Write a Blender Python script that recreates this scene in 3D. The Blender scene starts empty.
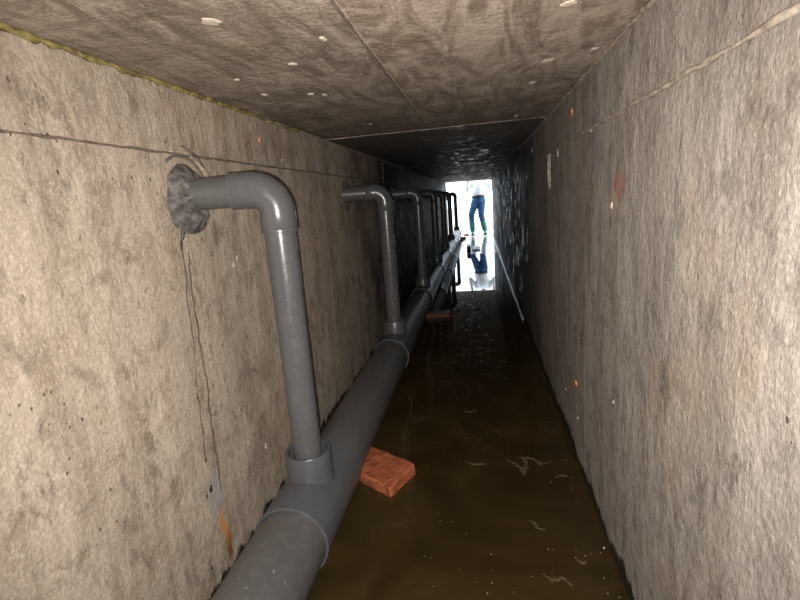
import bpy, bmesh, math, random
from mathutils import Vector, Matrix, noise

# ------------------------------------------------------------------ camera, light, exposure
scene = bpy.context.scene
C = scene.collection
random.seed(7)

RIGHT = Vector((0.984239, 0.160122, -0.075063))
UP = Vector((0.039143, 0.216675, 0.975459))
FWD = Vector((-0.172456, 0.963023, -0.206993))
CAM = Vector((0, 0, 1.0))
cam_d = bpy.data.cameras.new('camera')
cam_d.sensor_fit = 'HORIZONTAL'; cam_d.sensor_width = 36.0
cam_d.lens = 469.0 / 800.0 * 36.0
cam_d.clip_start = 0.02
cam = bpy.data.objects.new('camera', cam_d); C.objects.link(cam)
m = Matrix.Identity(4)
for i in range(3):
    m[i][0] = RIGHT[i]; m[i][1] = UP[i]; m[i][2] = -FWD[i]; m[i][3] = CAM[i]
cam.matrix_world = m
scene.camera = cam

SKY = 6.0
world = bpy.data.worlds.new('sky'); scene.world = world
world.use_nodes = True
bg = world.node_tree.nodes['Background']
bg.inputs[0].default_value = (0.76, 0.88, 1.0, 1); bg.inputs[1].default_value = SKY

# the phone's flash, a small lamp just beside the lens
fl = bpy.data.lights.new('phone_flash', 'SPOT')
fl.energy = 116.0; fl.color = (1.0, 0.945, 0.875); fl.shadow_soft_size = 0.006
fl.spot_size = math.radians(136); fl.spot_blend = 1.0
flo = bpy.data.objects.new('phone_flash', fl); C.objects.link(flo)
fm = m.copy()
fp = CAM + RIGHT * -0.012 + UP * -0.016
for i in range(3): fm[i][3] = fp[i]
flo.matrix_world = fm

# guides sky sampling through the tunnel mouth (emits nothing itself)
pl = bpy.data.lights.new('mouth_portal', 'AREA'); pl.shape = 'RECTANGLE'; pl.size = 1.07; pl.size_y = 1.33
pl.cycles.is_portal = True
po = bpy.data.objects.new('mouth_portal', pl); C.objects.link(po)
po.location = (-0.208, 11.59, 0.66); po.rotation_euler = (math.radians(-90), 0, 0)

vs = scene.view_settings
vs.view_transform = 'Standard'; vs.look = 'None'; vs.exposure = 0.0; vs.gamma = 1.0
vs.use_curve_mapping = False

# ------------------------------------------------------------------ tunnel measures (metres, water at z = 0)
XL, XR, ZC = -0.745, 0.3286, 1.325
Y0, Y1 = -3.0, 11.6
FLOOR = -0.10
PX, PZ, PR = -0.52, 0.142, 0.095          # header pipe axis and radius
RISERS = [1.185, 2.66, 4.15, 5.68, 7.15, 8.8, 11.1]

def ray(u, v): return FWD + RIGHT * ((u - 400) / 469) + UP * ((300 - v) / 469)
def on_z(u, v, z): d = ray(u, v); return CAM + d * ((z - 1.0) / d.z)
def on_x(u, v, x): d = ray(u, v); return CAM + d * (x / d.x)
def on_y(u, v, y): d = ray(u, v); return CAM + d * (y / d.y)

# ------------------------------------------------------------------ node helper
class NT:
    def __init__(s, name):
        s.mat = bpy.data.materials.new(name); s.mat.use_nodes = True
        s.t = s.mat.node_tree; s.n = s.t.nodes; s.b = s.n['Principled BSDF']
        s.obj = s.n.new('ShaderNodeTexCoord').outputs['Object']
        s.geo = None
    def inp(s, sock, v):
        if isinstance(v, bpy.types.NodeSocket): s.t.links.new(v, sock)
        elif isinstance(v, (tuple, list)) and sock.type == 'RGBA' and len(v) == 3: sock.default_value = (*v, 1)
        else: sock.default_value = v
    def pos(s):
        if not s.geo: s.geo = s.n.new('ShaderNodeNewGeometry')
        return s.geo.outputs['Position']
    def scale(s, vec, sc, loc=(0, 0, 0)):
        m_ = s.n.new('ShaderNodeMapping'); s.inp(m_.inputs[0], vec)
        m_.inputs['Scale'].default_value = sc; m_.inputs['Location'].default_value = loc
        return m_.outputs[0]
    def noise(s, vec, sc, det=5, rough=.55, dist=0.0):
        n_ = s.n.new('ShaderNodeTexNoise'); s.inp(n_.inputs['Vector'], vec)
        n_.inputs['Scale'].default_value = sc; n_.inputs['Detail'].default_value = det
        n_.inputs['Roughness'].default_value = rough; n_.inputs['Distortion'].default_value = dist
        return n_.outputs['Fac']
    def vor(s, vec, sc, feature='F1', rnd=1.0):
        n_ = s.n.new('ShaderNodeTexVoronoi'); s.inp(n_.inputs['Vector'], vec); n_.feature = feature
        n_.inputs['Scale'].default_value = sc; n_.inputs['Randomness'].default_value = rnd
        return n_.outputs['Distance']
    def ramp(s, f, a, b, va=0.0, vb=1.0):
        r = s.n.new('ShaderNodeMapRange'); r.interpolation_type = 'SMOOTHSTEP'
        s.inp(r.inputs[0], f)
        for i, v in zip((1, 2, 3, 4), (a, b, va, vb)): s.inp(r.inputs[i], v)
        return r.outputs[0]
    def math(s, op, a, b=0.0, c=0.0):
        n_ = s.n.new('ShaderNodeMath'); n_.operation = op
        s.inp(n_.inputs[0], a); s.inp(n_.inputs[1], b); s.inp(n_.inputs[2], c)
        return n_.outputs[0]
    def mix(s, f, a, b, mode='MIX'):
        n_ = s.n.new('ShaderNodeMix'); n_.data_type = 'RGBA'; n_.blend_type = mode
        s.inp(n_.inputs[0], f); s.inp(n_.inputs[6], a); s.inp(n_.inputs[7], b)
        return n_.outputs[2]
    def xyz(s, vec):
        n_ = s.n.new('ShaderNodeSeparateXYZ'); s.inp(n_.inputs[0], vec); return n_.outputs
    def bump(s, h, strength=.3, dist=.01, normal=None):
        n_ = s.n.new('ShaderNodeBump'); n_.inputs['Strength'].default_value = strength
        n_.inputs['Distance'].default_value = dist; s.inp(n_.inputs['Height'], h)
        if normal is not None: s.inp(n_.inputs['Normal'], normal)
        return n_.outputs[0]
    def out(s, **k):
        for a, v in k.items(): s.inp(s.b.inputs[a.replace('_', ' ')], v)
        return s.mat

def plain(name, col, rough=.6, nscale=30, amt=.25, bump=.15, bdist=.004, spec=.5):
    n = NT(name)
    f = n.noise(n.obj, nscale, 4)
    dark = tuple(c * (1 - amt) for c in col); lite = tuple(min(1, c * (1 + amt)) for c in col)
    return n.out(Base_Color=n.mix(n.ramp(f, .3, .7), dark, lite), Roughness=rough,
                 Specular_IOR_Level=spec, Normal=n.bump(f, bump, bdist))

# ------------------------------------------------------------------ concrete
def concrete(name, kind):
    n = NT(name); P = n.pos(); x, y, z = n.xyz(P)[0:3]
    big = n.noise(P, 1.7, 4, .6)
    mid = n.noise(P, 7.0, 6, .65, .4)
    fine = n.noise(P, 60, 4, .6)
    grit = n.noise(P, 150, 3, .6)
    if kind == 'ceiling':
        grain = n.noise(n.scale(P, (9, 2.6, 1)), 1.0, 8, .7, 1.6)       # plywood figure pressed into the slab
        scuff = n.noise(n.scale(P, (9, 40, 1)), 1.0, 5, .65, .5)
        c = n.mix(n.ramp(grain, .38, .62), (.195, .152, .118), (.44, .365, .298))
        c = n.mix(n.ramp(scuff, .52, .66, 0, .55), c, (.135, .105, .082))
        c = n.mix(n.ramp(mid, .52, .68, 0, .35), c, (.30, .205, .130))
        c = n.mix(n.ramp(big, .52, .66, 0, .25), c, (.19, .145, .098))
        side = n.ramp(x, -.232, -.222)                                   # the board right of the seam is paler
        c = n.mix(n.math('MULTIPLY', side, .45), c, n.mix(n.ramp(grain, .40, .60), (.27, .19, .145), (.56, .45, .37)))
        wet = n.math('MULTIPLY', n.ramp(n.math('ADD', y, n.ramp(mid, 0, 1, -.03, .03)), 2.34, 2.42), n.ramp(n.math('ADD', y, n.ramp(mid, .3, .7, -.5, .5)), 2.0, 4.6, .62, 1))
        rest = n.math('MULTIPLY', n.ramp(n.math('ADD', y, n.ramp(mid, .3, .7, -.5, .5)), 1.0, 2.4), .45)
    else:
        streak = n.noise(n.scale(P, (1, 11, 1.6)), 1.0, 7, .66, .6)
        tick = n.noise(n.scale(P, (1, 48, 30)), 1.0, 5, .68, .6)
        trowel = n.noise(n.scale(P, (1, 15, 12)), 1.0, 8, .74, .4)
        if kind == 'left':
            c = n.mix(n.ramp(streak, .30, .70), (.335, .272, .214), (.50, .42, .340))
            c = n.mix(n.ramp(mid, .52, .66, 0, .45), c, (.245, .180, .125))
            lo_, hi_ = (.13, .098, .075), (.66, .58, .49)
        else:
            c = n.mix(n.ramp(streak, .30, .70), (.27, .235, .208), (.42, .375, .335))
            c = n.mix(n.ramp(mid, .55, .70, 0, .45), c, (.155, .125, .102))
            lo_, hi_ = (.10, .082, .068), (.55, .49, .43)
        c = n.mix(n.ramp(trowel, .36, .50, .45, 0), c, lo_)
        c = n.mix(n.ramp(trowel, .56, .70, 0, .45), c, hi_)
        c = n.mix(n.ramp(tick, .62, .70, 0, .7), c, lo_)
        c = n.mix(n.ramp(tick, .28, .36, .45, 0), c, hi_)
        c = n.mix(n.ramp(big, .56, .68, 0, .3), c, (.40, .29, .19))
        smud = n.noise(n.scale(P, (1, 9, 4), (0, 2.7, 1.9)), 1.0, 7, .72, .9)
        c = n.mix(n.ramp(smud, .57, .66, 0, .55), c, lo_)
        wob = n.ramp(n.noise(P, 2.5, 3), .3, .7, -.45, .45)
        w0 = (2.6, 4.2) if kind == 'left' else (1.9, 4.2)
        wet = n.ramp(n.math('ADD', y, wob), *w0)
        rest = 0.0
    c = n.mix(n.ramp(grit, .35, .65, .24, 0), c, (.09, .07, .055))
    c = n.mix(n.ramp(grit, .55, .75, 0, .30), c, (.62, .55, .47))
    # bug holes and pale lime spots
    vh = n.math('ADD', n.vor(n.scale(P, (1, 1, .75)), 52), n.ramp(n.noise(P, 30, 2), .3, .7, -.05, .10))
    gate = n.ramp(n.noise(P, 5, 3), .56, .64)
    hole = n.math('MULTIPLY', n.ramp(vh, .10, .17, 1, 0), gate)
    c = n.mix(n.math('MULTIPLY', hole, .75), c, (.05, .038, .03))
    vl = n.vor(n.scale(P, (1, 1, 1), (3.1, 5.7, 1.3)), 16)
    lime = n.math('MULTIPLY', n.ramp(vl, .05, .13, 1, 0), n.ramp(n.noise(P, 5, 2), .54, .62))
    c = n.mix(n.math('MULTIPLY', lime, .4), c, (.55, .50, .43))
    # damp, dark concrete towards the far end
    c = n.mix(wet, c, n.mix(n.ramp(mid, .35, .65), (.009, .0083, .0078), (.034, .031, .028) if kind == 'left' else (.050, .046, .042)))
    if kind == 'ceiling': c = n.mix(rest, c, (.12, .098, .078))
    rough = n.mix(wet, (.8, .8, .8), n.mix(n.ramp(n.noise(n.scale(P, (9, 6, 3) if kind == 'ceiling' else (1, 12, 7)), 1.0, 6, .7), .50, .66), (.70, .70, .70), (.40, .40, .40) if kind == 'left' else (.20, .20, .20)))
    hgt = n.math('ADD', n.math('MULTIPLY', mid, 1.0), n.math('MULTIPLY', fine, .35))
    hgt = n.math('SUBTRACT', hgt, n.math('MULTIPLY', hole, .6))
    hgt = n.math('ADD', hgt, n.math('MULTIPLY', n.noise(n.scale(P, (20, 6, 1) if kind == 'ceiling' else (1, 20, 10)), 1.0, 6, .68), .9))
    if kind != 'ceiling':
        # tide mark: a black slimy band with a ragged top
        rag = n.noise(n.scale(P, (1, 22, 6)), 1.0, 4, .6)
        rag2 = n.noise(P, 3.0, 3)
        lim = n.math('ADD', n.ramp(rag, .25, .75, -.012, .03), n.ramp(rag2, .3, .7, -.015, .03))
        base = -.012 if kind == 'left' else .010
        band = n.ramp(n.math('SUBTRACT', z, lim), base, base + .018, 1, 0)
        c = n.mix(n.math('MULTIPLY', band, .93), c, (.012, .010, .008))
        rough = n.math('MULTIPLY', rough, n.ramp(band, 0, 1, 1, .55))
    if kind == 'left':
        # rust run below a tie rod, grey patch above it
        wv = n.ramp(n.noise(P, 14, 3), .2, .8, -.016, .016)
        yy = n.math('SUBTRACT', y, n.math('ADD', RUST_Y, wv))
        wid = n.ramp(z, .12, .34, .020, .008)
        line = n.ramp(n.math('DIVIDE', n.math('ABSOLUTE', yy), wid), .5, 1.0, 1, 0)
        zr = n.math('MULTIPLY', n.ramp(z, RUST_Z0 - .02, RUST_Z0 + .02), n.ramp(z, RUST_Z1 - .06, RUST_Z1, 1, 0))
        rf = n.math('MULTIPLY', line, zr)
        c = n.mix(n.math('MULTIPLY', rf, .9), c, n.mix(n.ramp(z, RUST_Z0, RUST_Z0 + .1, 0, 1), (.16, .045, .012), (.50, .24, .085)))
        gy = n.math('ABSOLUTE', n.math('SUBTRACT', yy, -.01)); gz = n.math('ABSOLUTE', n.math('SUBTRACT', z, RUST_Z1 + .03))
        g = n.math('MULTIPLY', n.ramp(gy, .015, .045, 1, 0), n.ramp(gz, .03, .085, 1, 0))
        c = n.mix(n.math('MULTIPLY', g, .7), c, (.30, .29, .285))
    if kind == 'right':
        # faded red paint mark
        ry = n.math('ABSOLUTE', n.math('SUBTRACT', y, RED.y)); rz = n.math('ABSOLUTE', n.math('SUBTRACT', z, RED.z))
        dia = n.math('ADD', n.math('MULTIPLY', ry, .45), n.math('MULTIPLY', rz, .75))
        rf = n.math('MULTIPLY', n.ramp(dia, .020, .034, 1, 0), n.ramp(fine, .35, .6, .25, .6))
        c = n.mix(rf, c, (.42, .13, .11))
    hgt = n.math('ADD', hgt, n.math('MULTIPLY', n.math('MULTIPLY', n.noise(P, 22, 4, .6), wet), 1.6))
    nrm = n.bump(hgt, .6, .011)
    return n.out(Base_Color=c, Roughness=rough, Normal=nrm, Specular_IOR_Level=.12 if kind == 'left' else .3)

r0 = on_x(222, 497, XL); r1 = on_x(228, 560, XL)
RUST_Y = (r0.y + r1.y) / 2; RUST_Z1 = r0.z; RUST_Z0 = r1.z
RED = on_x(619, 185, XR)
M = {}
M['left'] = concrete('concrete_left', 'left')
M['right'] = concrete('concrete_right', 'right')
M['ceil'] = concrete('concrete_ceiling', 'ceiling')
M['dark_conc'] = plain('concrete_floor', (.12, .10, .08), .8, 8, .3, .4, .01)
M['pale_conc'] = plain('pale_wet_slab', (.46, .41, .37), .16, 5, .22, .05, .004)
M['pale_dry'] = plain('pale_ground', (.52, .44, .37), .85, 3, .2, .2, .01)
M['fin'] = plain('cement_fin', (.36, .30, .245), .85, 60, .35, .4, .004)
M['fin_dark'] = plain('cement_fin_dark', (.13, .105, .085), .85, 60, .35, .4, .004)
M['lime'] = plain('lime_blob', (.50, .425, .345), .8, 70, .25, .4, .004)
M['mortar'] = plain('grey_mortar', (.10, .093, .086), .9, 45, .6, .9, .012)
M['olive'] = plain('olive_filler', (.24, .19, .065), .8, 40, .45, .8, .008)
M['crack'] = plain('crack_dark', (.075, .058, .045), .9, 60, .4, .3, .003)
M['orange'] = plain('orange_tie_plug', (.62, .27, .12), .7, 80, .45, .5, .004)
M['dark_hole'] = plain('tie_hole', (.035, .02, .012), .9, 60, .3, .3, .003)

# grey PVC with dust and splashes
def pvc(name, col, dusty=1.0, rough=.33):
    n = NT(name); P = n.pos()
    a = n.noise(P, 4, 5, .6); b = n.noise(P, 45, 5, .65); v = n.vor(P, 55)
    c = n.mix(n.ramp(a, .35, .7), tuple(k * .88 for k in col), tuple(k * 1.1 for k in col))
    dust = n.math('MULTIPLY', n.ramp(b, .48, .72), .35 * dusty)
    c = n.mix(dust, c, (.15, .13, .112))
    sp = n.math('MULTIPLY', n.ramp(v, .07, .15, 1, 0), n.ramp(n.noise(P, 6, 2), .50, .58))
    c = n.mix(n.math('MULTIPLY', sp, .75 * dusty), c, (.28, .25, .22))
    rg = n.math('ADD', rough, n.math('MULTIPLY', n.ramp(b, .4, .75), .25 * dusty))
    return n.out(Base_Color=c, Roughness=rg, Normal=n.bump(b, .06, .002))
M['pvc'] = pvc('grey_pvc', (.086, .088, .092), .5, .24)
M['pvc_dusty'] = pvc('grey_pvc_dusty', (.080, .078, .078), .9, .36)
M['pvc_tee'] = pvc('grey_pvc_tee', (.076, .080, .088), .35, .32)
M['gap'] = plain('black_seal', (.008, .008, .009), .35, 40, .2, .1)

# murky brown water
n = NT('murky_water'); P = n.pos()
swirl = n.noise(P, 2.2, 5, .6, 1.4); rip = n.noise(P, 3.5, 2, .4)
wc = n.mix(n.ramp(swirl, .35, .68), (.028, .0172, .0062), (.045, .028, .0100))
M['water'] = n.out(Base_Color=wc, Roughness=.02, IOR=1.33, Specular_IOR_Level=.5, Normal=n.bump(rip, .03, .004))

def clay(name, c1, c2):
    n = NT(name); P = n.obj
    a = n.noise(P, 28, 6, .7, .6); v = n.vor(P, 70)
    c = n.mix(n.ramp(a, .3, .7), c1, c2)
    c = n.mix(n.ramp(v, .08, .2, .6, 0), c, (.10, .025, .012))
    h = n.math('ADD', a, n.math('MULTIPLY', v, .5))
    return n.out(Base_Color=c, Roughness=.5, Normal=n.bump(h, .6, .008))
M['brick'] = clay('red_clay', (.24, .062, .026), (.48, .150, .068))
M['brick_shaded'] = clay('shaded_dark_clay', (.055, .014, .007), (.13, .036, .018))  # same red clay, its colour darkened for the weaker flash light farther in
M['scum'] = plain('scum', (.085, .058, .032), .55, 90, .5, .3, .003)
M['fleck'] = plain('pale_fleck', (.55, .50, .42), .5, 60, .2)
M['hose'] = plain('pale_conduit', (.50, .52, .56), .35, 20, .15, .05)
M['bucket'] = plain('wet_grey_stone', (.30, .30, .36), .4, 12, .15, .03)
M['bucket_in'] = plain('dark_green_stone', (.010, .05, .048), .5, 12, .15, .03)
M['denim'] = plain('blue_denim', (.022, .070, .165), .85, 22, .45, .3, .008)
M['boot'] = plain('green_rubber', (.010, .14, .10), .35, 15, .2, .05)
M['shirt'] = plain('pale_blue_shirt', (.92, .95, .96), .85, 14, .1, .2, .01)
M['skin'] = plain('skin', (.42, .24, .16), .55, 20, .1, .05)
M['hair'] = plain('black_hair', (.012, .010, .009), .6, 80, .3, .3)
M['belt'] = plain('dark_belt', (.015, .02, .03), .5, 30, .2, .05)

# ------------------------------------------------------------------ mesh helpers
def obj(name, bm, mat, parent=None, smooth=True, loc=None):
    me = bpy.data.meshes.new(name)
    bmesh.ops.recalc_face_normals(bm, faces=bm.faces[:])
    bm.to_mesh(me); bm.free()
    if smooth:
        for p in me.polygons: p.use_smooth = True
    me.materials.append(M[mat])
    o = bpy.data.objects.new(name, me); C.objects.link(o)
    if parent: o.parent = parent
    if loc is not None: o.location = loc
    return o

def tag(o, label, cat=None, group=None, kind=None):
    if label: o['label'] = label
    if cat: o['category'] = cat
    if group: o['group'] = group
    if kind: o['kind'] = kind
    return o

def empty(name, loc):
    e = bpy.data.objects.new(name, None); C.objects.link(e); e.location = loc
    e.empty_display_size = .1
    return e

def frame(d):
    d = d.normalized()
    a = Vector((0, 0, 1)) if abs(d.z) < .9 else Vector((0, 1, 0))
    u = d.cross(a).normalized(); return u, d.cross(u).normalized()

def sweep(bm, pts, rad, n=32, cap=True, squash=None, jit=0.0):
    """tube through pts; rad a number, list, or list of (ru, rv)"""
    pts = [Vector(p) for p in pts]; rings = []; pu = None
    for i, p in enumerate(pts):
        d = (pts[min(i + 1, len(pts) - 1)] - pts[max(i - 1, 0)])
        if d.length < 1e-9: d = Vector((0, 0, 1))
        d.normalize()
        if pu is None: u, v = frame(d)
        else:
            u = (pu - d * pu.dot(d)).normalized(); v = d.cross(u)
        pu = u
        r = rad[i] if isinstance(rad, (list, tuple)) else rad
        ru, rv = r if isinstance(r, (list, tuple)) else (r, r)
        ring = []
        for k in range(n):
            a = 2 * math.pi * k / n
            j = 1 + (random.uniform(-jit, jit) if jit else 0)
            ring.append(bm.verts.new(p + u * (math.cos(a) * ru * j) + v * (math.sin(a) * rv * j)))
        rings.append(ring)
    for a, b in zip(rings, rings[1:]):
        for k in range(n): bm.faces.new((a[k], a[(k + 1) % n], b[(k + 1) % n], b[k]))
    if cap:
        bm.faces.new(rings[0][::-1]); bm.faces.new(rings[-1])
    return rings

def lathe(bm, prof, axis, origin, n=48, close=False):
    """prof: (radius, height along axis) pairs"""
    axis = Vector(axis).normalized(); u, v = frame(axis); o = Vector(origin); rings = []
    for r, h in prof:
        rings.append([bm.verts.new(o + axis * h + (u * math.cos(2 * math.pi * k / n) + v * math.sin(2 * math.pi * k / n)) * r) for k in range(n)])
    prs = list(zip(rings, rings[1:]))
    if close: prs.append((rings[-1], rings[0]))
    for a, b in prs:
        for k in range(n): bm.faces.new((a[k], a[(k + 1) % n], b[(k + 1) % n], b[k]))
    return rings

def sharp(o, ang=40):
    o.data.set_sharp_from_angle(angle=math.radians(ang)); return o

def slab(name, lo, hi, front, mat, nu, nv, amp=.002):
    """a thick slab whose front face (axis index, side) is a slightly uneven grid"""
    ax, side = front
    o1, o2 = [a for a in range(3) if a != ax]
    bm = bmesh.new(); g = []
    f = hi[ax] if side > 0 else lo[ax]; bk = lo[ax] if side > 0 else hi[ax]
    for i in range(nu + 1):
        row = []
        for j in range(nv + 1):
            p = [0, 0, 0]
            p[o1] = lo[o1] + (hi[o1] - lo[o1]) * i / nu; p[o2] = lo[o2] + (hi[o2] - lo[o2]) * j / nv
            p[ax] = f
            w = noise.noise(Vector(p) * 2.3) * .6 + noise.noise(Vector(p) * 7.0) * .4
            p[ax] = f + w * amp
            row.append(bm.verts.new(p))
        g.append(row)
    for i in range(nu):
        for j in range(nv): bm.faces.new((g[i][j], g[i + 1][j], g[i + 1][j + 1], g[i][j + 1]))
    edge = [g[i][0] for i in range(nu)] + [g[nu][j] for j in range(nv)] + [g[i][nv] for i in range(nu, 0, -1)] + [g[0][j] for j in range(nv, 0, -1)]
    back = []
    for v in edge:
        p = list(v.co); p[ax] = bk; back.append(bm.verts.new(p))
    k = len(edge)
    for i in range(k): bm.faces.new((edge[i], edge[(i + 1) % k], back[(i + 1) % k], back[i]))
    bm.faces.new(back)
    o = obj(name, bm, mat)
    return sharp(o, 50)

def box_bm(lo, hi):
    bm = bmesh.new(); bmesh.ops.create_cube(bm, size=1)
    for v in bm.verts: v.co = Vector([lo[i] + (hi[i] - lo[i]) * (v.co[i] + .5) for i in range(3)])
    return bm

# ------------------------------------------------------------------ the setting
wall_left = tag(slab('wall_left', (XL - .25, Y0, FLOOR), (XL, Y1, ZC), (0, 1), 'left', 190, 22), 'board-marked concrete wall with the pipe risers', kind='structure')
wall_right = tag(slab('wall_right', (XR, Y0, FLOOR), (XR + .25, Y1, ZC), (0, -1), 'right', 190, 22), 'grey board-marked concrete wall opposite the pipes', kind='structure')
ceiling = tag(slab('ceiling', (XL - .25, Y0, ZC), (XR + .25, Y1, ZC + .3), (2, -1), 'ceil', 24, 190), 'low concrete ceiling with plywood board marks', kind='structure')
floor = tag(obj('floor', box_bm((XL - .25, Y0, FLOOR - .2), (XR + .25, Y1, FLOOR)), 'dark_conc', smooth=False), 'concrete tunnel floor under the murky water', kind='structure')
tag(obj('wall_back_light_block', box_bm((XL - .25, Y0 - .25, FLOOR - .2), (XR + .25, Y0, ZC + .3)), 'dark_conc', smooth=False), 'unseen end wall added to keep sky light out of the tunnel', kind='structure')  # added out of view behind the camera to block sky light

# seams: cement fins squeezed out between the form boards
def seam(parent, a, b, r, mat='fin', flat=None, gaps=.0, step=.03, name='seam_ridge'):
    a, b = Vector(a), Vector(b); L = (b - a).length; k = max(4, int(L / step)); bm = bmesh.new()
    pts, rr = [], []
    for i in range(k + 1):
        t = i / k; p = a.lerp(b, t)
        wob = Vector((random.uniform(-1, 1), random.uniform(-1, 1), random.uniform(-1, 1))) * r * .35
        pts.append(p + wob); rr.append(r * random.uniform(.45, 1.2))
    sweep(bm, pts, rr, 6)
    return obj(name, bm, mat, parent)

seam(ceiling, (-.222, -.6, ZC), (-.222, 2.38, ZC + .001), .0035, 'fin_dark')
seam(ceiling, (-.216, .2, ZC - .001), (-.216, 2.3, ZC), .0020, 'fin')
seam(ceiling, (-.222, 4.8, ZC), (-.222, 11.5, ZC + .001), .004, 'fin_dark', step=.08)
for i, yy in enumerate((2.38, 4.8, 7.2, 9.6)):
    seam(ceiling, (XL, yy, ZC), (XR, yy - .02, ZC), .003 if i == 0 else .004, 'fin' if i == 0 else 'fin_dark')
seam(wall_right, (XR - .002, -.8, 1.1594), (XR - .002, 2.28, 1.1594), .005, 'fin')
seam(wall_right, (XR - .002, 2.28, 1.16), (XR - .002, 2.28, 1.0), .005, 'fin')
seam(wall_right, (XR - .001, 2.33, 1.155), (XR - .001, 2.32, 1.01), .010, 'fin')
for yy in (4.7, 7.1, 9.5):
    seam(wall_right, (XR, yy, .02), (XR, yy, 1.31), .005, 'fin_dark')
seam(wall_right, (XR, 4.7, 1.16), (XR, 11.5, 1.16), .004, 'fin_dark', step=.08)
seam(wall_right, (XR - .002, -.8, ZC - .004), (XR - .002, 4.0, ZC - .004), .006, 'fin')
seam(wall_left, (XL + .001, -.5, 1.1565), (XL + .001, 4.0, 1.1565), .0034, 'fin_dark')
seam(wall_left, (XL, 2.25, .1), (XL, 2.25, 1.31), .003, 'fin_dark')
seam(wall_left, (XL, 3.82, .1), (XL, 3.82, 1.31), .006, 'fin_dark')
bead = seam(wall_left, (XL + .003, -.6, ZC - .006), (XL + .003, 2.0, ZC - .005), .0068, 'olive', step=.014, name='joint_filler')
bead['label'] = 'olive-brown filler squeezed out along the ceiling joint'
seam(wall_left, (XL + .002, 1.7, ZC - .004), (XL + .002, 5.0, ZC - .003), .006, 'fin')

# long wandering cracks on the left wall
def crack(pix, r=.0028, name='crack'):
    pts = [on_x(u, v, XL) for u, v in pix]; dense = []
    for a, b in zip(pts, pts[1:]):
        for k in range(5):
            p = a.lerp(b, k / 5); dense.append(p + Vector((0, random.uniform(-.004, .004), random.uniform(-.004, .004))))
    dense.append(pts[-1])
    bm = bmesh.new(); sweep(bm, dense, [r * random.uniform(.6, 1.3) for _ in dense], 5)
    for v in bm.verts: v.co.x = XL + max(-.004, min(.0025, (v.co.x - XL)))
    return obj(name, bm, 'crack', wall_left)
crack([(181, 232), (184, 262), (188, 300), (193, 340), (196, 380), (201, 420), (206, 462)])
crack([(188, 252), (192, 290), (199, 340), (206, 380), (211, 425), (217, 462), (221, 490)])
crack([(190, 215), (184, 232), (180, 250)], .004)

# small bosses and holes on the concrete
def blob(parent, name, c, nrm, ru, rv, h, mat, seed):
    """irregular low lump lying on a surface"""
    nrm = Vector(nrm); u = Vector((0, 1, 0)); v = nrm.cross(u); rnd = random.Random(seed); bm = bmesh.new()
    N = 14; jag = [rnd.uniform(.65, 1.25) for _ in range(N)]; rings = []
    for s, hh in ((1, -.15), (.85, .55), (.45, .95)):
        rings.append([bm.verts.new(c + u * math.cos(2 * math.pi * k / N) * ru * s * jag[k] + v * math.sin(2 * math.pi * k / N) * rv * s * jag[k] + nrm * h * hh) for k in range(N)])
    for a, b in zip(rings, rings[1:]):
        for k in range(N): bm.faces.new((a[k], a[(k + 1) % N], b[(k + 1) % N], b[k]))
    bm.faces.new(rings[-1]); bm.faces.new(rings[0][::-1])
    return obj(name, bm, mat, parent)
def on_ceil(u, v): return on_z(u, v, ZC)
for k, (u, v, ru, rv) in enumerate([(213, 22, .012, .028), (293, 64, .007, .018), (265, 95, .009, .014), (311, 94, .006, .018), (324, 95, .010, .013), (323, 39, .008, .012), (370, 124, .012, .014),
                                    (568, 4, .010, .026), (548, 61, .020, .030), (532, 83, .020, .018), (516, 116, .030, .016), (595, 49, .010, .018), (237, 80, .007, .016)]):
    blob(ceiling, 'mortar_spot', on_ceil(u, v), (0, 0, -1), ru * 1.7, rv * .62, .003, 'lime', 30 + k)
for k, (u, v, r) in enumerate([(576, 383, .014)]):
    blob(wall_right, 'tie_plug', on_x(u, v, XR), (-1, 0, 0), r * 1.6, r, .007, 'orange', 60 + k)
def tie(parent, c, nrm, r, seed, st=1.0):
    o = blob(parent, 'tie_plug', c, nrm, r * st, r, .006, 'orange', seed)
    blob(o, 'tie_hole', c + Vector(nrm) * .004, nrm, r * .45 * st, r * .5, .004, 'dark_hole', seed + 1)
tie(wall_right, on_x(571.5, 111.5, XR), (-1, 0, 0), .015, 70, 2.0)
tie(wall_left, on_x(259.5, 139.5, XL), (1, 0, 0), .010, 80)
for k, (u, v, r) in enumerate([(234, 265, .012), (237, 258, .008), (266, 446, .012), (248, 443, .009), (282, 160, .006), (229, 184, .005), (352, 165, .01)]):
    blob(wall_left, 'mortar_spot', on_x(u, v, XL), (1, 0, 0), r * .8, r * 1.0, .003, 'lime', 90 + k)
for k, (u, v, r) in enumerate([(558, 153, .012), (592, 129, .006), (612, 205, .007), (532, 150, .015), (614, 402, .004), (578, 418, .004), (566, 389, .004)]):
    blob(wall_right, 'mortar_spot', on_x(u, v, XR), (-1, 0, 0), r, r * 1.4, .004, 'lime', 120 + k)
for k, (u, v, r) in enumerate([(575, 90, .010), (582, 334, .012), (582, 342, .010), (591, 417, .006), (211, 489, .012), (212, 568, .006), (207, 496, .006), (254, 370, .006), (222, 345, .005)]):
    left = u < 400
    blob(wall_left if left else wall_right, 'pit', on_x(u, v, XL if left else XR), (1 if left else -1, 0, 0), r * .6, r, .0022, 'dark_hole', 150 + k)

# ------------------------------------------------------------------ water
def grid_plane(x0, x1, y0, y1, z, nx, ny):
    bm = bmesh.new(); bmesh.ops.create_grid(bm, x_segments=nx, y_segments=ny, size=.5)
    for v in bm.verts: v.co = Vector((x0 + (x1 - x0) * (v.co.x + .5), y0 + (y1 - y0) * (v.co.y + .5), z))
    return bm
LEDGE = 8.2
tag(obj('flood_water', grid_plane(XL, XR, Y0, Y1, 0, 4, 20), 'water'), 'murky brown standing water covering the tunnel floor', 'water', kind='structure')

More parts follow.
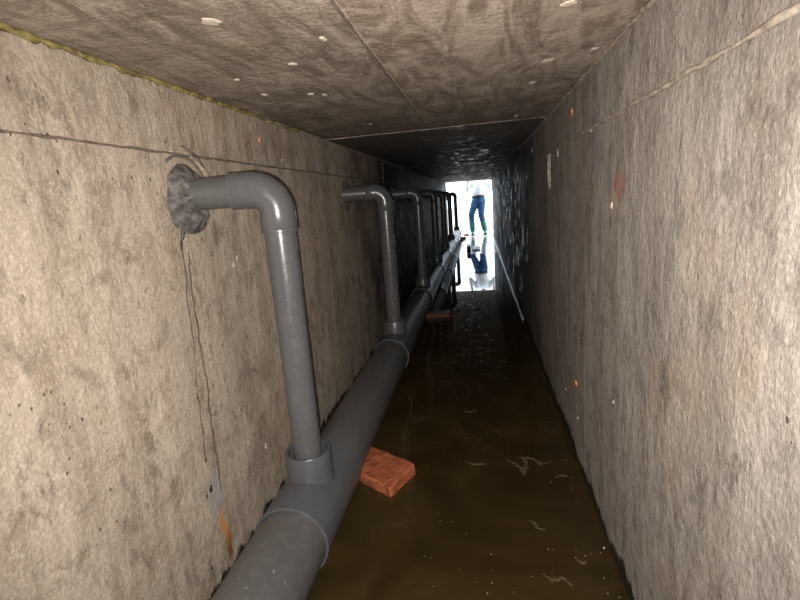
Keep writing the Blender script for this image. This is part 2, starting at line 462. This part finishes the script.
# pale slab just awash at the mouth and the ground outside
tag(obj('floor_ledge', box_bm((-.36, LEDGE, FLOOR), (XR - .012, Y1, .004)), 'pale_conc', smooth=False), 'pale wet concrete ledge at the tunnel mouth', kind='structure')
tag(obj('floor_outside', box_bm((-14, Y1, FLOOR - .2), (14, 40, .004)), 'pale_dry', smooth=False), 'pale ground outside the tunnel mouth', kind='structure')
kb = box_bm((-.22, 13.7, .004), (3.2, 14.0, .12))
bmesh.ops.bevel(kb, geom=kb.edges[:], offset=.012, segments=2, affect='EDGES')
tag(obj('kerb', kb, 'pale_dry', smooth=False), 'low peach-coloured kerb on the ground behind the green boots', 'kerb')

# ------------------------------------------------------------------ header pipe along the left wall
header = tag(empty('header_pipe', (PX, RISERS[0], PZ - PR)), 'thick grey plastic pipe lying in the water along the left wall', 'pipe')
base = Vector(header.location)
TL = .183
def world_obj(name, bm, mat, parent):
    o = obj(name, bm, mat, parent)
    return o
edges_y = [Y0 + .02]
for yy in RISERS: edges_y += [yy - TL, yy + TL]
# first stretch near the camera, then one stretch between each pair of tees
spans = [(Y0 + .02, RISERS[0] - TL + .06)] + [(a + TL - .06, b - TL + .06) for a, b in zip(RISERS, RISERS[1:])] + [(RISERS[-1] + TL - .06, Y1 + .25)]
for a, b in spans:
    bm = bmesh.new(); k = max(2, int((b - a) / .25))
    sweep(bm, [Vector((PX, a + (b - a) * i / k, PZ)) - base for i in range(k + 1)], PR, 56)
    sharp(obj('pipe_section', bm, 'pvc_dusty', header))
TR = PR + .0065
def tee_meshes():
    # body
    bm = bmesh.new(); lathe(bm, [(TR - .0075, -TL + .004), (TR, -TL + .002), (TR, -.1), (TR + .0005, 0), (TR, .1), (TR, TL - .002), (TR - .0075, TL - .004)], (0, 1, 0), (0, 0, 0), 64)
    body = bm
    # branch: flared foot, socket wall, open top
    bz = .168
    bm = bmesh.new()
    prof = [(.0715, .060), (.0705, .085), (.0685, .098), (.0672, .108), (.0665, bz - .003), (.0648, bz), (.0575, bz), (.0560, bz - .003), (.0560, bz - .05)]
    lathe(bm, prof, (0, 0, 1), (0, 0, 0), 56)
    branch = bm
    bm = bmesh.new(); bmesh.ops.create_circle(bm, cap_ends=True, segments=40, radius=.0563, matrix=Matrix.Translation((0, 0, bz - .042)))
    seal = bm
    rims = []
    for s in (-1,):
        bm = bmesh.new()
        prof = [(PR - .001, s * (TL - .018)), (TR + .0015, s * (TL - .018)), (TR + .0020, s * (TL - .014)), (TR + .0020, s * (TL - .002)), (TR + .0008, s * TL), (PR + .002, s * TL), (PR - .001, s * (TL - .004))]
        lathe(bm, prof, (0, 1, 0), (0, 0, 0), 64, close=True); rims.append(bm)
    return body, branch, seal, rims
b_, br_, se_, ri_ = tee_meshes()
tee0 = sharp(obj('tee_fitting', b_, 'pvc_tee', header), 30)
p0 = [sharp(obj('branch_socket', br_, 'pvc_tee', tee0), 30), obj('seal_ring', se_, 'gap', tee0)] + [sharp(obj('socket_rim', r_, 'pvc_tee', tee0), 30) for r_ in ri_]
for i, yy in enumerate(RISERS):
    loc = Vector((PX, yy, PZ)) - base
    if i == 0: t = tee0
    else:
        t = tee0.copy(); C.objects.link(t); t.parent = header
        for ch in p0:
            c_ = ch.copy(); C.objects.link(c_); c_.parent = t
    t.location = loc

# ------------------------------------------------------------------ risers
RZ = .270                                  # foot of the riser, inside the tee socket
TOP = 1.055 - RZ                          # height of the wall stub's axis above the foot
def riser():
    r = empty('riser_pipe', (PX, RISERS[0], RZ)); rp = .0412; re = .0470; arm = .112
    bm = bmesh.new(); sweep(bm, [(0, 0, z) for z in (0, .2, .4, .6, TOP - .06)], rp, 40)
    sharp(obj('upright', bm, 'pvc', r))
    bm = bmesh.new(); sweep(bm, [(-(PX - XL) - .02, 0, TOP), (-.2, 0, TOP), (-.06, 0, TOP)], rp, 40)
    sharp(obj('wall_stub', bm, 'pvc_dusty', r))
    # elbow
    bend = .060; pts = [(-arm, 0, TOP), (-arm + .004, 0, TOP), (-bend - .004, 0, TOP)]
    for k in range(0, 13):
        a = math.pi / 2 * k / 12
        pts.append((-bend + bend * math.sin(a), 0, TOP - bend + bend * math.cos(a)))
    pts += [(0, 0, TOP - bend - .004), (0, 0, TOP - arm + .004), (0, 0, TOP - arm)]
    rr = [re - .003] + [re] * (len(pts) - 2) + [re - .003]
    bm = bmesh.new(); sweep(bm, pts, rr, 48)
    e = sharp(obj('elbow', bm, 'pvc', r), 50)
    for ax, org in (((-1, 0, 0), (-arm, 0, TOP)), ((0, 0, -1), (0, 0, TOP - arm))):
        bm = bmesh.new(); lathe(bm, [(rp, -.008), (re - .0005, -.008), (re + .0007, -.006), (re + .0007, -.001), (re - .0003, .0005), (rp, .0005)], ax, org, 48, close=True)
        sharp(obj('socket_rim', bm, 'pvc', e), 30)
    return r
r_0 = riser()
labels = ['nearest grey riser pipe, flash-lit, rising from the tee beside the red brick',
          'second grey riser pipe from the camera, in half shadow with a highlight on its elbow',
          'third dark riser pipe from the camera, just behind the second one',
          'fourth dark riser pipe from the camera along the left wall',
          'fifth dark riser pipe from the camera, third from the bright mouth',
          'sixth dark riser pipe from the camera, next to last before the mouth',
          'farthest riser pipe, silhouetted against the bright tunnel mouth']
for i, yy in enumerate(RISERS):
    if i == 0: r = r_0
    else:
        r = r_0.copy(); C.objects.link(r); r.location = (PX, yy, RZ)
        for ch in r_0.children:
            c_ = ch.copy(); C.objects.link(c_); c_.parent = r
            for g in ch.children:
                d_ = g.copy(); C.objects.link(d_); d_.parent = c_
    if i == 0: r.rotation_euler.z = math.radians(11)
    tag(r, labels[i], 'pipe', 'grey riser pipes along the left wall')

# mortar packed round each stub where it enters the wall
def collar(yy, seed, big):
    bm = bmesh.new(); rnd = random.Random(seed); N = 44; K = 9; rings = []
    zc = 1.055
    for k in range(N):
        a = 2 * math.pi * k / N
        # heavier below and towards the far side, as slumped mortar
        s = 1 + .35 * max(0, -math.sin(a)) * big + .12 * noise.noise(Vector((math.cos(a) * 2, math.sin(a) * 2, seed)))
        R0 = .036; R1 = .080 * s; hgt = (.036 + .014 * noise.noise(Vector((math.cos(a) * 3, seed, math.sin(a) * 3)))) * big
        ring = []
        for j in range(K):
            t = j / (K - 1); rr = R0 + (R1 - R0) * t
            hx = hgt * (1 - t * t) * (1 + .35 * noise.noise(Vector((rr * 40, a * 4, seed)))) - (.006 if j == K - 1 else 0)
            ring.append(bm.verts.new((XL + hx, yy + math.cos(a) * rr, zc + math.sin(a) * rr)))
        rings.append(ring)
    for k in range(N):
        a, b = rings[k], rings[(k + 1) % N]
        for j in range(K - 1): bm.faces.new((a[j], a[j + 1], b[j + 1], b[j]))
    o = obj('mortar_collar', bm, 'mortar', wall_left)
    o['label'] = 'rough grey mortar packed round a pipe stub'
    return o
for i, yy in enumerate(RISERS): collar(yy - (.045 if i == 0 else 0), 3.3 + i * 1.7, 1.0 if i == 0 else .6)
# trowel scrapes left above the nearest stub
for k, (ra, a0, a1) in enumerate([(.108, .5, 2.2), (.122, .35, 1.9), (.136, .2, 1.5)]):
    bm = bmesh.new(); pts = []
    for i in range(20):
        a = a0 + (a1 - a0) * i / 19
        rr = ra * (1 + .04 * noise.noise(Vector((a * 3, k, 0))))
        pts.append((XL, RISERS[0] - .045 + math.cos(a) * rr, 1.055 + math.sin(a) * rr * .9))
    sweep(bm, pts, [.0042 * random.uniform(.4, 1.2) for _ in pts], 6)
    obj('trowel_ridge', bm, 'fin_dark' if k != 1 else 'fin', wall_left)

# ------------------------------------------------------------------ bricks
def hexa(name, top, bottom, mat, label, rough=.006, seed=1, cuts=9, cat='brick', group='broken red bricks'):
    """rough broken block from four top and four bottom corners"""
    c = sum(top + bottom, Vector()) / 8; c.z = min(p.z for p in bottom)
    bm = bmesh.new()
    t = [bm.verts.new(p - c) for p in top]; b = [bm.verts.new(p - c) for p in bottom]
    bm.faces.new(t); bm.faces.new(b[::-1])
    for i in range(4): bm.faces.new((t[i], b[i], b[(i + 1) % 4], t[(i + 1) % 4]))
    bmesh.ops.bevel(bm, geom=bm.edges[:], offset=.004, segments=1, affect='EDGES')
    bmesh.ops.subdivide_edges(bm, edges=bm.edges[:], cuts=cuts, use_grid_fill=True)
    bm.normal_update()
    for v in bm.verts:
        w = noise.noise(v.co * 28 + Vector((seed, 0, 0))) * .6 + noise.noise(v.co * 75 + Vector((0, seed, 0))) * .4
        v.co += v.normal * w * rough
    o = obj(name, bm, mat, smooth=True, loc=c); sharp(o, 35)
    return tag(o, label, cat, group)
BT = .040                                  # the header pipe rests on loose bricks
B = on_z(415, 464, BT); Cc = on_z(390, 487, BT); dr = Vector((-.84, .55, 0)).normalized()
top = [B + dr * .24, B, Cc, Cc + dr * .24]
top[2].z -= .006; top[1].z += .004
bot = [Vector((p.x, p.y, FLOOR)) for p in top]
hexa('brick', top, bot, 'brick', 'broken red brick half under water beside the nearest tee')
def loose(u, v, z, s, rz, label, seed, mat='brick'):
    p = on_z(u, v, 0); ca, sa = math.cos(rz), math.sin(rz)
    cs = [(-s[0], -s[1]), (s[0], -s[1]), (s[0], s[1]), (-s[0], s[1])]
    tp = [Vector((p.x + a * ca - b * sa, p.y + a * sa + b * ca, z)) for a, b in cs]
    bt = [Vector((q.x, q.y, z - s[2])) for q in tp]
    hexa('brick', tp, bt, mat, label, .004, seed, 5)
loose(437, 316, .038, (.115, .055, .138), .12, 'dark red brick lying in deep shadow beside the header pipe', 5, 'brick_shaded')
loose(463, 239.5, .060, (.06, .045, .056), .4, 'small red brick on the pale ledge beside the far pipe end', 9)
loose(466.5, 236, .055, (.05, .05, .051), -.3, 'brick fragment nearest the person, left of the left boot', 12)

# ------------------------------------------------------------------ floating bits
def scum(path, w, seed, label):
    """thin ragged ribbon of film floating along a wandering path"""
    pts = [on_z(u, v, .0006) for u, v in path]; p = sum(pts, Vector()) / len(pts); rnd = random.Random(seed)
    dense = []
    for a, b in zip(pts, pts[1:]):
        for k in range(5): dense.append(a.lerp(b, k / 5) - p + Vector((rnd.uniform(-1, 1), rnd.uniform(-1, 1), 0)) * w * .25)
    dense.append(pts[-1] - p)
    bm = bmesh.new(); rows = []
    for i, c in enumerate(dense):
        d = dense[min(i + 1, len(dense) - 1)] - dense[max(i - 1, 0)]; d.z = 0; d.normalize(); sd = Vector((-d.y, d.x, 0))
        t = i / (len(dense) - 1); ww = w * 1.5 * (.25 + .75 * math.sin(math.pi * t)) 
        l, r = ww * rnd.uniform(.2, 1.5), ww * rnd.uniform(.2, 1.5)
        rows.append([bm.verts.new(c + sd * l + Vector((0, 0, -.0014))), bm.verts.new(c + sd * l * .7), bm.verts.new(c + Vector((0, 0, .0006))), bm.verts.new(c - sd * r * .7), bm.verts.new(c - sd * r + Vector((0, 0, -.0014)))])
    for a, b in zip(rows, rows[1:]):
        for k in range(4): bm.faces.new((a[k], a[k + 1], b[k + 1], b[k]))
        bm.faces.new((a[4], a[0], b[0], b[4]))
    bm.faces.new(rows[0]); bm.faces.new(rows[-1][::-1])
    tag(obj('scum_patch', bm, 'scum', loc=p), label, 'scum', 'scum floating on the water')
scum([(507, 460), (516, 464), (524, 473), (526, 464), (521, 458), (533, 458), (541, 464), (552, 461)], .009, 2, 'largest pale scum patch on the water, out from the red brick')
scum([(529, 520), (535, 523), (537, 528), (546, 530)], .0045, 4, 'curled scum scrap below the largest scum patch')
scum([(577, 559), (582, 563), (586, 561)], .0055, 6, 'round scum scrap close to the right wall foot')
scum([(543, 574), (553, 580), (562, 577), (573, 586)], .0045, 8, 'long faint scum streak at the bottom of the water')
scum([(465, 462), (475, 464), (486, 464)], .006, 11, 'faint scum streak between the brick and the largest patch')
scum([(464, 411), (471, 412), (478, 410)], .005, 13, 'small scum scrap on the dark water past the brick')
scum([(555, 477), (562, 475), (568, 476)], .005, 15, 'small scum scrap right of the largest patch')
rnd = random.Random(21); bm = bmesh.new(); specs = []
for k in range(190):
    yy = .75 + (rnd.random() ** 1.6) * 5.2
    xx = XR - .02 - abs(rnd.gauss(0, .05)) if rnd.random() < .35 else rnd.uniform(-.38, XR - .03)
    if xx < -.42: continue
    specs.append((xx, yy, rnd.uniform(.0006, .0016)))
specs.append((*on_z(604, 548, 0).xy, .0035))
for xx, yy, r in specs:
    mt = Matrix.Translation((xx, yy, r * .2)) @ Matrix.Rotation(rnd.uniform(0, 6), 4, 'Z') @ Matrix.Diagonal((1.5, .9, .6, 1))
    bmesh.ops.create_icosphere(bm, subdivisions=1, radius=r, matrix=mt)
tag(obj('floating_flecks', bm, 'fleck'), 'tiny pale flecks and bubbles drifting on the brown water', 'debris', kind='stuff')

# thin pale conduit lying along the foot of the right wall
bm = bmesh.new(); pts = []
rnd = random.Random(5)
for i in range(41):
    t = i / 40; pts.append((XR - .014 - rnd.uniform(0, .005), 3.7 + (Y1 - 3.75) * t, .009 + rnd.uniform(-.002, .004)))
sweep(bm, pts, .0095, 10)
tag(obj('conduit', bm, 'hose'), 'thin pale conduit lying along the foot of the right wall', 'conduit')

# low wet lumps on the ledge in front of the boots
def lump(pix, zt, mat, name, label, seed, shrink=.75):
    bt = [on_z(u, v, .004) for u, v in pix]; c = sum(bt, Vector()) / 4
    tp = [Vector((c.x + (p.x - c.x) * shrink, c.y + (p.y - c.y) * shrink, zt)) for p in bt]
    hexa(name, tp, bt, mat, label, .004, seed, 5, 'stone', None)
lump([(471.5, 251.5), (480.5, 251), (480, 246.5), (472, 246.5)], .030, 'bucket', 'stone', 'flat pale grey wet stone on the ledge before the boots', 31)
lump([(466.8, 252.5), (471, 252.5), (470.8, 249.5), (467, 249.5)], .110, 'bucket_in', 'stone', 'small dark green upright stone left of the flat grey stone', 33, .9)

# ------------------------------------------------------------------ the person outside the mouth
PY = 12.1
def pp_(u, v, dy=0.0):
    p = on_y(u, v, PY + dy); return Vector((p.x, p.y, p.z))
def ball(bm, c, r, seg=20):
    mt = Matrix.Translation(c) @ Matrix.Diagonal((*r, 1)); bmesh.ops.create_uvsphere(bm, u_segments=seg, v_segments=seg // 2 + 2, radius=1, matrix=mt)
def remesh(o, vox, sm=4):
    md = o.modifiers.new('remesh', 'REMESH'); md.mode = 'VOXEL'; md.voxel_size = vox; md.use_smooth_shade = True
    ms = o.modifiers.new('smooth', 'SMOOTH'); ms.iterations = sm; ms.factor = .5
    return o
G = .004
ankL = pp_(472.6, 231.5); ankR = pp_(485.3, 231.0)
ankL.z = G + .09; ankR.z = G + .09
kneL = pp_(471.3, 214.5, -.07); kneR = pp_(481.2, 214.8, -.06)
hipL = pp_(475.2, 202.5); hipR = pp_(481.6, 201.0)
pel = (hipL + hipR) / 2 + Vector((0, .01, .05))
che = pel + Vector((.03, -.01, .36)); nek = che + Vector((.01, -.01, .17)); hed = nek + Vector((.01, -.04, .16))
shL = che + Vector((-.175, 0, .09)); shR = che + Vector((.175, 0, .09))
elL = shL + Vector((-.13, -.05, -.20)); elR = shR + Vector((.13, -.05, -.20))
wrL = elL + Vector((.03, -.10, .24)); wrR = elR + Vector((-.03, -.10, .24))

def limb(bm, pts, rad, n=16):
    dense, rr = [], []
    for i in range(len(pts) - 1):
        for k in range(4):
            t = k / 4; dense.append(pts[i].lerp(pts[i + 1], t)); rr.append(rad[i] + (rad[i + 1] - rad[i]) * t)
    dense.append(pts[-1]); rr.append(rad[-1]); sweep(bm, dense, rr, n)
    for p, r in zip(pts, rad): ball(bm, p, (r, r, r), 12)
bm = bmesh.new()
limb(bm, [pel, che, nek - Vector((0, 0, .03))], [.135, .14, .07])
ball(bm, che, (.165, .10, .17)); ball(bm, pel, (.155, .11, .12))
limb(bm, [nek - Vector((0, 0, .04)), nek + (hed - nek) * .5], [.055, .052])
ball(bm, hed, (.077, .095, .115)); ball(bm, hed + Vector((0, -.045, -.06)), (.055, .055, .055))
ball(bm, hed + Vector((0, -.098, -.02)), (.014, .02, .022))                       # nose
ball(bm, hed + Vector((0, -.088, -.062)), (.024, .012, .007))                     # lips
for s in (-1, 1):
    ball(bm, hed + Vector((s * .078, .005, -.01)), (.012, .022, .032))            # ears
    ball(bm, hed + Vector((s * .030, -.086, .008)), (.016, .01, .010))            # eyelids
for sh, el, wr, s in ((shL, elL, wrL, -1), (shR, elR, wrR, 1)):
    limb(bm, [che + Vector((s * .1, 0, .09)), sh, el, wr], [.065, .055, .042, .028])
    d = (wr - el).normalized(); sd = Vector((0, 1, 0)).cross(d).normalized(); up = d.cross(sd)
    palm = wr + d * .05
    ball(bm, palm, (.040, .040, .030)); ball(bm, palm + d * .02, (.038, .036, .024))
    for f, (off, ln) in enumerate([(-.030, .070), (-.010, .082), (.010, .078), (.029, .060)]):
        b0 = palm + d * .03 + sd * off; k1 = b0 + d * ln * .5 - up * .004; k2 = k1 + (d * .7 - up * .7) * ln * .5
        limb(bm, [b0, k1, k2], [.010, .009, .0075], 8)
    th = palm + sd * (-s * .03); limb(bm, [th, th + sd * (-s * .03) + d * .025, th + sd * (-s * .03) + d * .055], [.012, .010, .008], 8)
for hp, kn, an in ((hipL, kneL, ankL), (hipR, kneR, ankR)):
    limb(bm, [hp, kn, an], [.082, .054, .038])
    limb(bm, [an - Vector((0, -.03, .045)), an - Vector((0, .13, .055))], [.036, .030])
person = obj('person', bm, 'skin'); remesh(person, .0075, 3)
tag(person, 'person in blue jeans and green boots standing in the bright tunnel mouth', 'person')
bm = bmesh.new()
for hp, kn, an in ((hipL, kneL, ankL), (hipR, kneR, ankR)):
    mid = kn.lerp(an, .42)
    limb(bm, [hp + Vector((0, 0, .02)), hp.lerp(kn, .5), kn, mid], [.100, .090, .076, .066])
ball(bm, pel + Vector((0, 0, -.02)), (.165, .15, .11)); ball(bm, pel + Vector((0, 0, .07)), (.172, .155, .075)); ball(bm, pel + Vector((0, 0, .04)), (.155, .115, .06))
tr = obj('jeans', bm, 'denim', person); remesh(tr, .011, 3); tr['label'] = 'blue denim jeans'
bm = bmesh.new(); lathe(bm, [(.165, -.018), (.176, -.016), (.176, .016), (.165, .018)], (0, 0, 1), (0, 0, 0), 32, close=True)
for v in bm.verts: v.co.y *= .90
for v in bm.verts: v.co += pel + Vector((0, 0, .085))
obj('belt', bm, 'belt', person)
for hp, kn, an in ((hipL, kneL, ankL), (hipR, kneR, ankR)):
    bm = bmesh.new(); tp_ = kn.lerp(an, .46)
    limb(bm, [tp_, tp_.lerp(an, .6), an], [.078, .068, .056])
    limb(bm, [an + Vector((0, .02, -.035)), an + Vector((0, -.08, -.045)), an + Vector((0, -.15, -.053))], [.052, .046, .038])
    for v in bm.verts:
        if v.co.z < G + .004: v.co.z = G + .004
    b = obj('boot', bm, 'boot', person); remesh(b, .010, 2); b['label'] = 'green rubber boot'
    bm = bmesh.new(); N = 20; a0 = an; rings = []
    for zz in (G, G + .014):
        rings.append([bm.verts.new((a0.x + math.cos(2 * math.pi * k / N) * .055, a0.y - .065 + math.sin(2 * math.pi * k / N) * .145, zz)) for k in range(N)])
    for k in range(N): bm.faces.new((rings[0][k], rings[0][(k + 1) % N], rings[1][(k + 1) % N], rings[1][k]))
    bm.faces.new(rings[1]); bm.faces.new(rings[0][::-1])
    obj('sole', bm, 'belt', b, smooth=False)
bm = bmesh.new()
ball(bm, che, (.185, .122, .19)); limb(bm, [pel + Vector((0, 0, .19)), che], [.165, .165]); ball(bm, pel + Vector((0, 0, .17)), (.18, .16, .085))
for sh, el, wr, s in ((shL, elL, wrL, -1), (shR, elR, wrR, 1)):
    limb(bm, [che + Vector((s * .08, 0, .08)), sh, el, el.lerp(wr, .7)], [.08, .072, .058, .046])
sh_ = obj('shirt', bm, 'shirt', person); remesh(sh_, .012, 3); sh_['label'] = 'pale blue long-sleeved shirt'
bm = bmesh.new(); ball(bm, hed + Vector((0, .014, .024)), (.085, .096, .106))
for v in bm.verts:
    if v.co.y < hed.y - .055 and v.co.z < hed.z + .06: v.co.y = hed.y - .055
obj('hair', bm, 'hair', person)
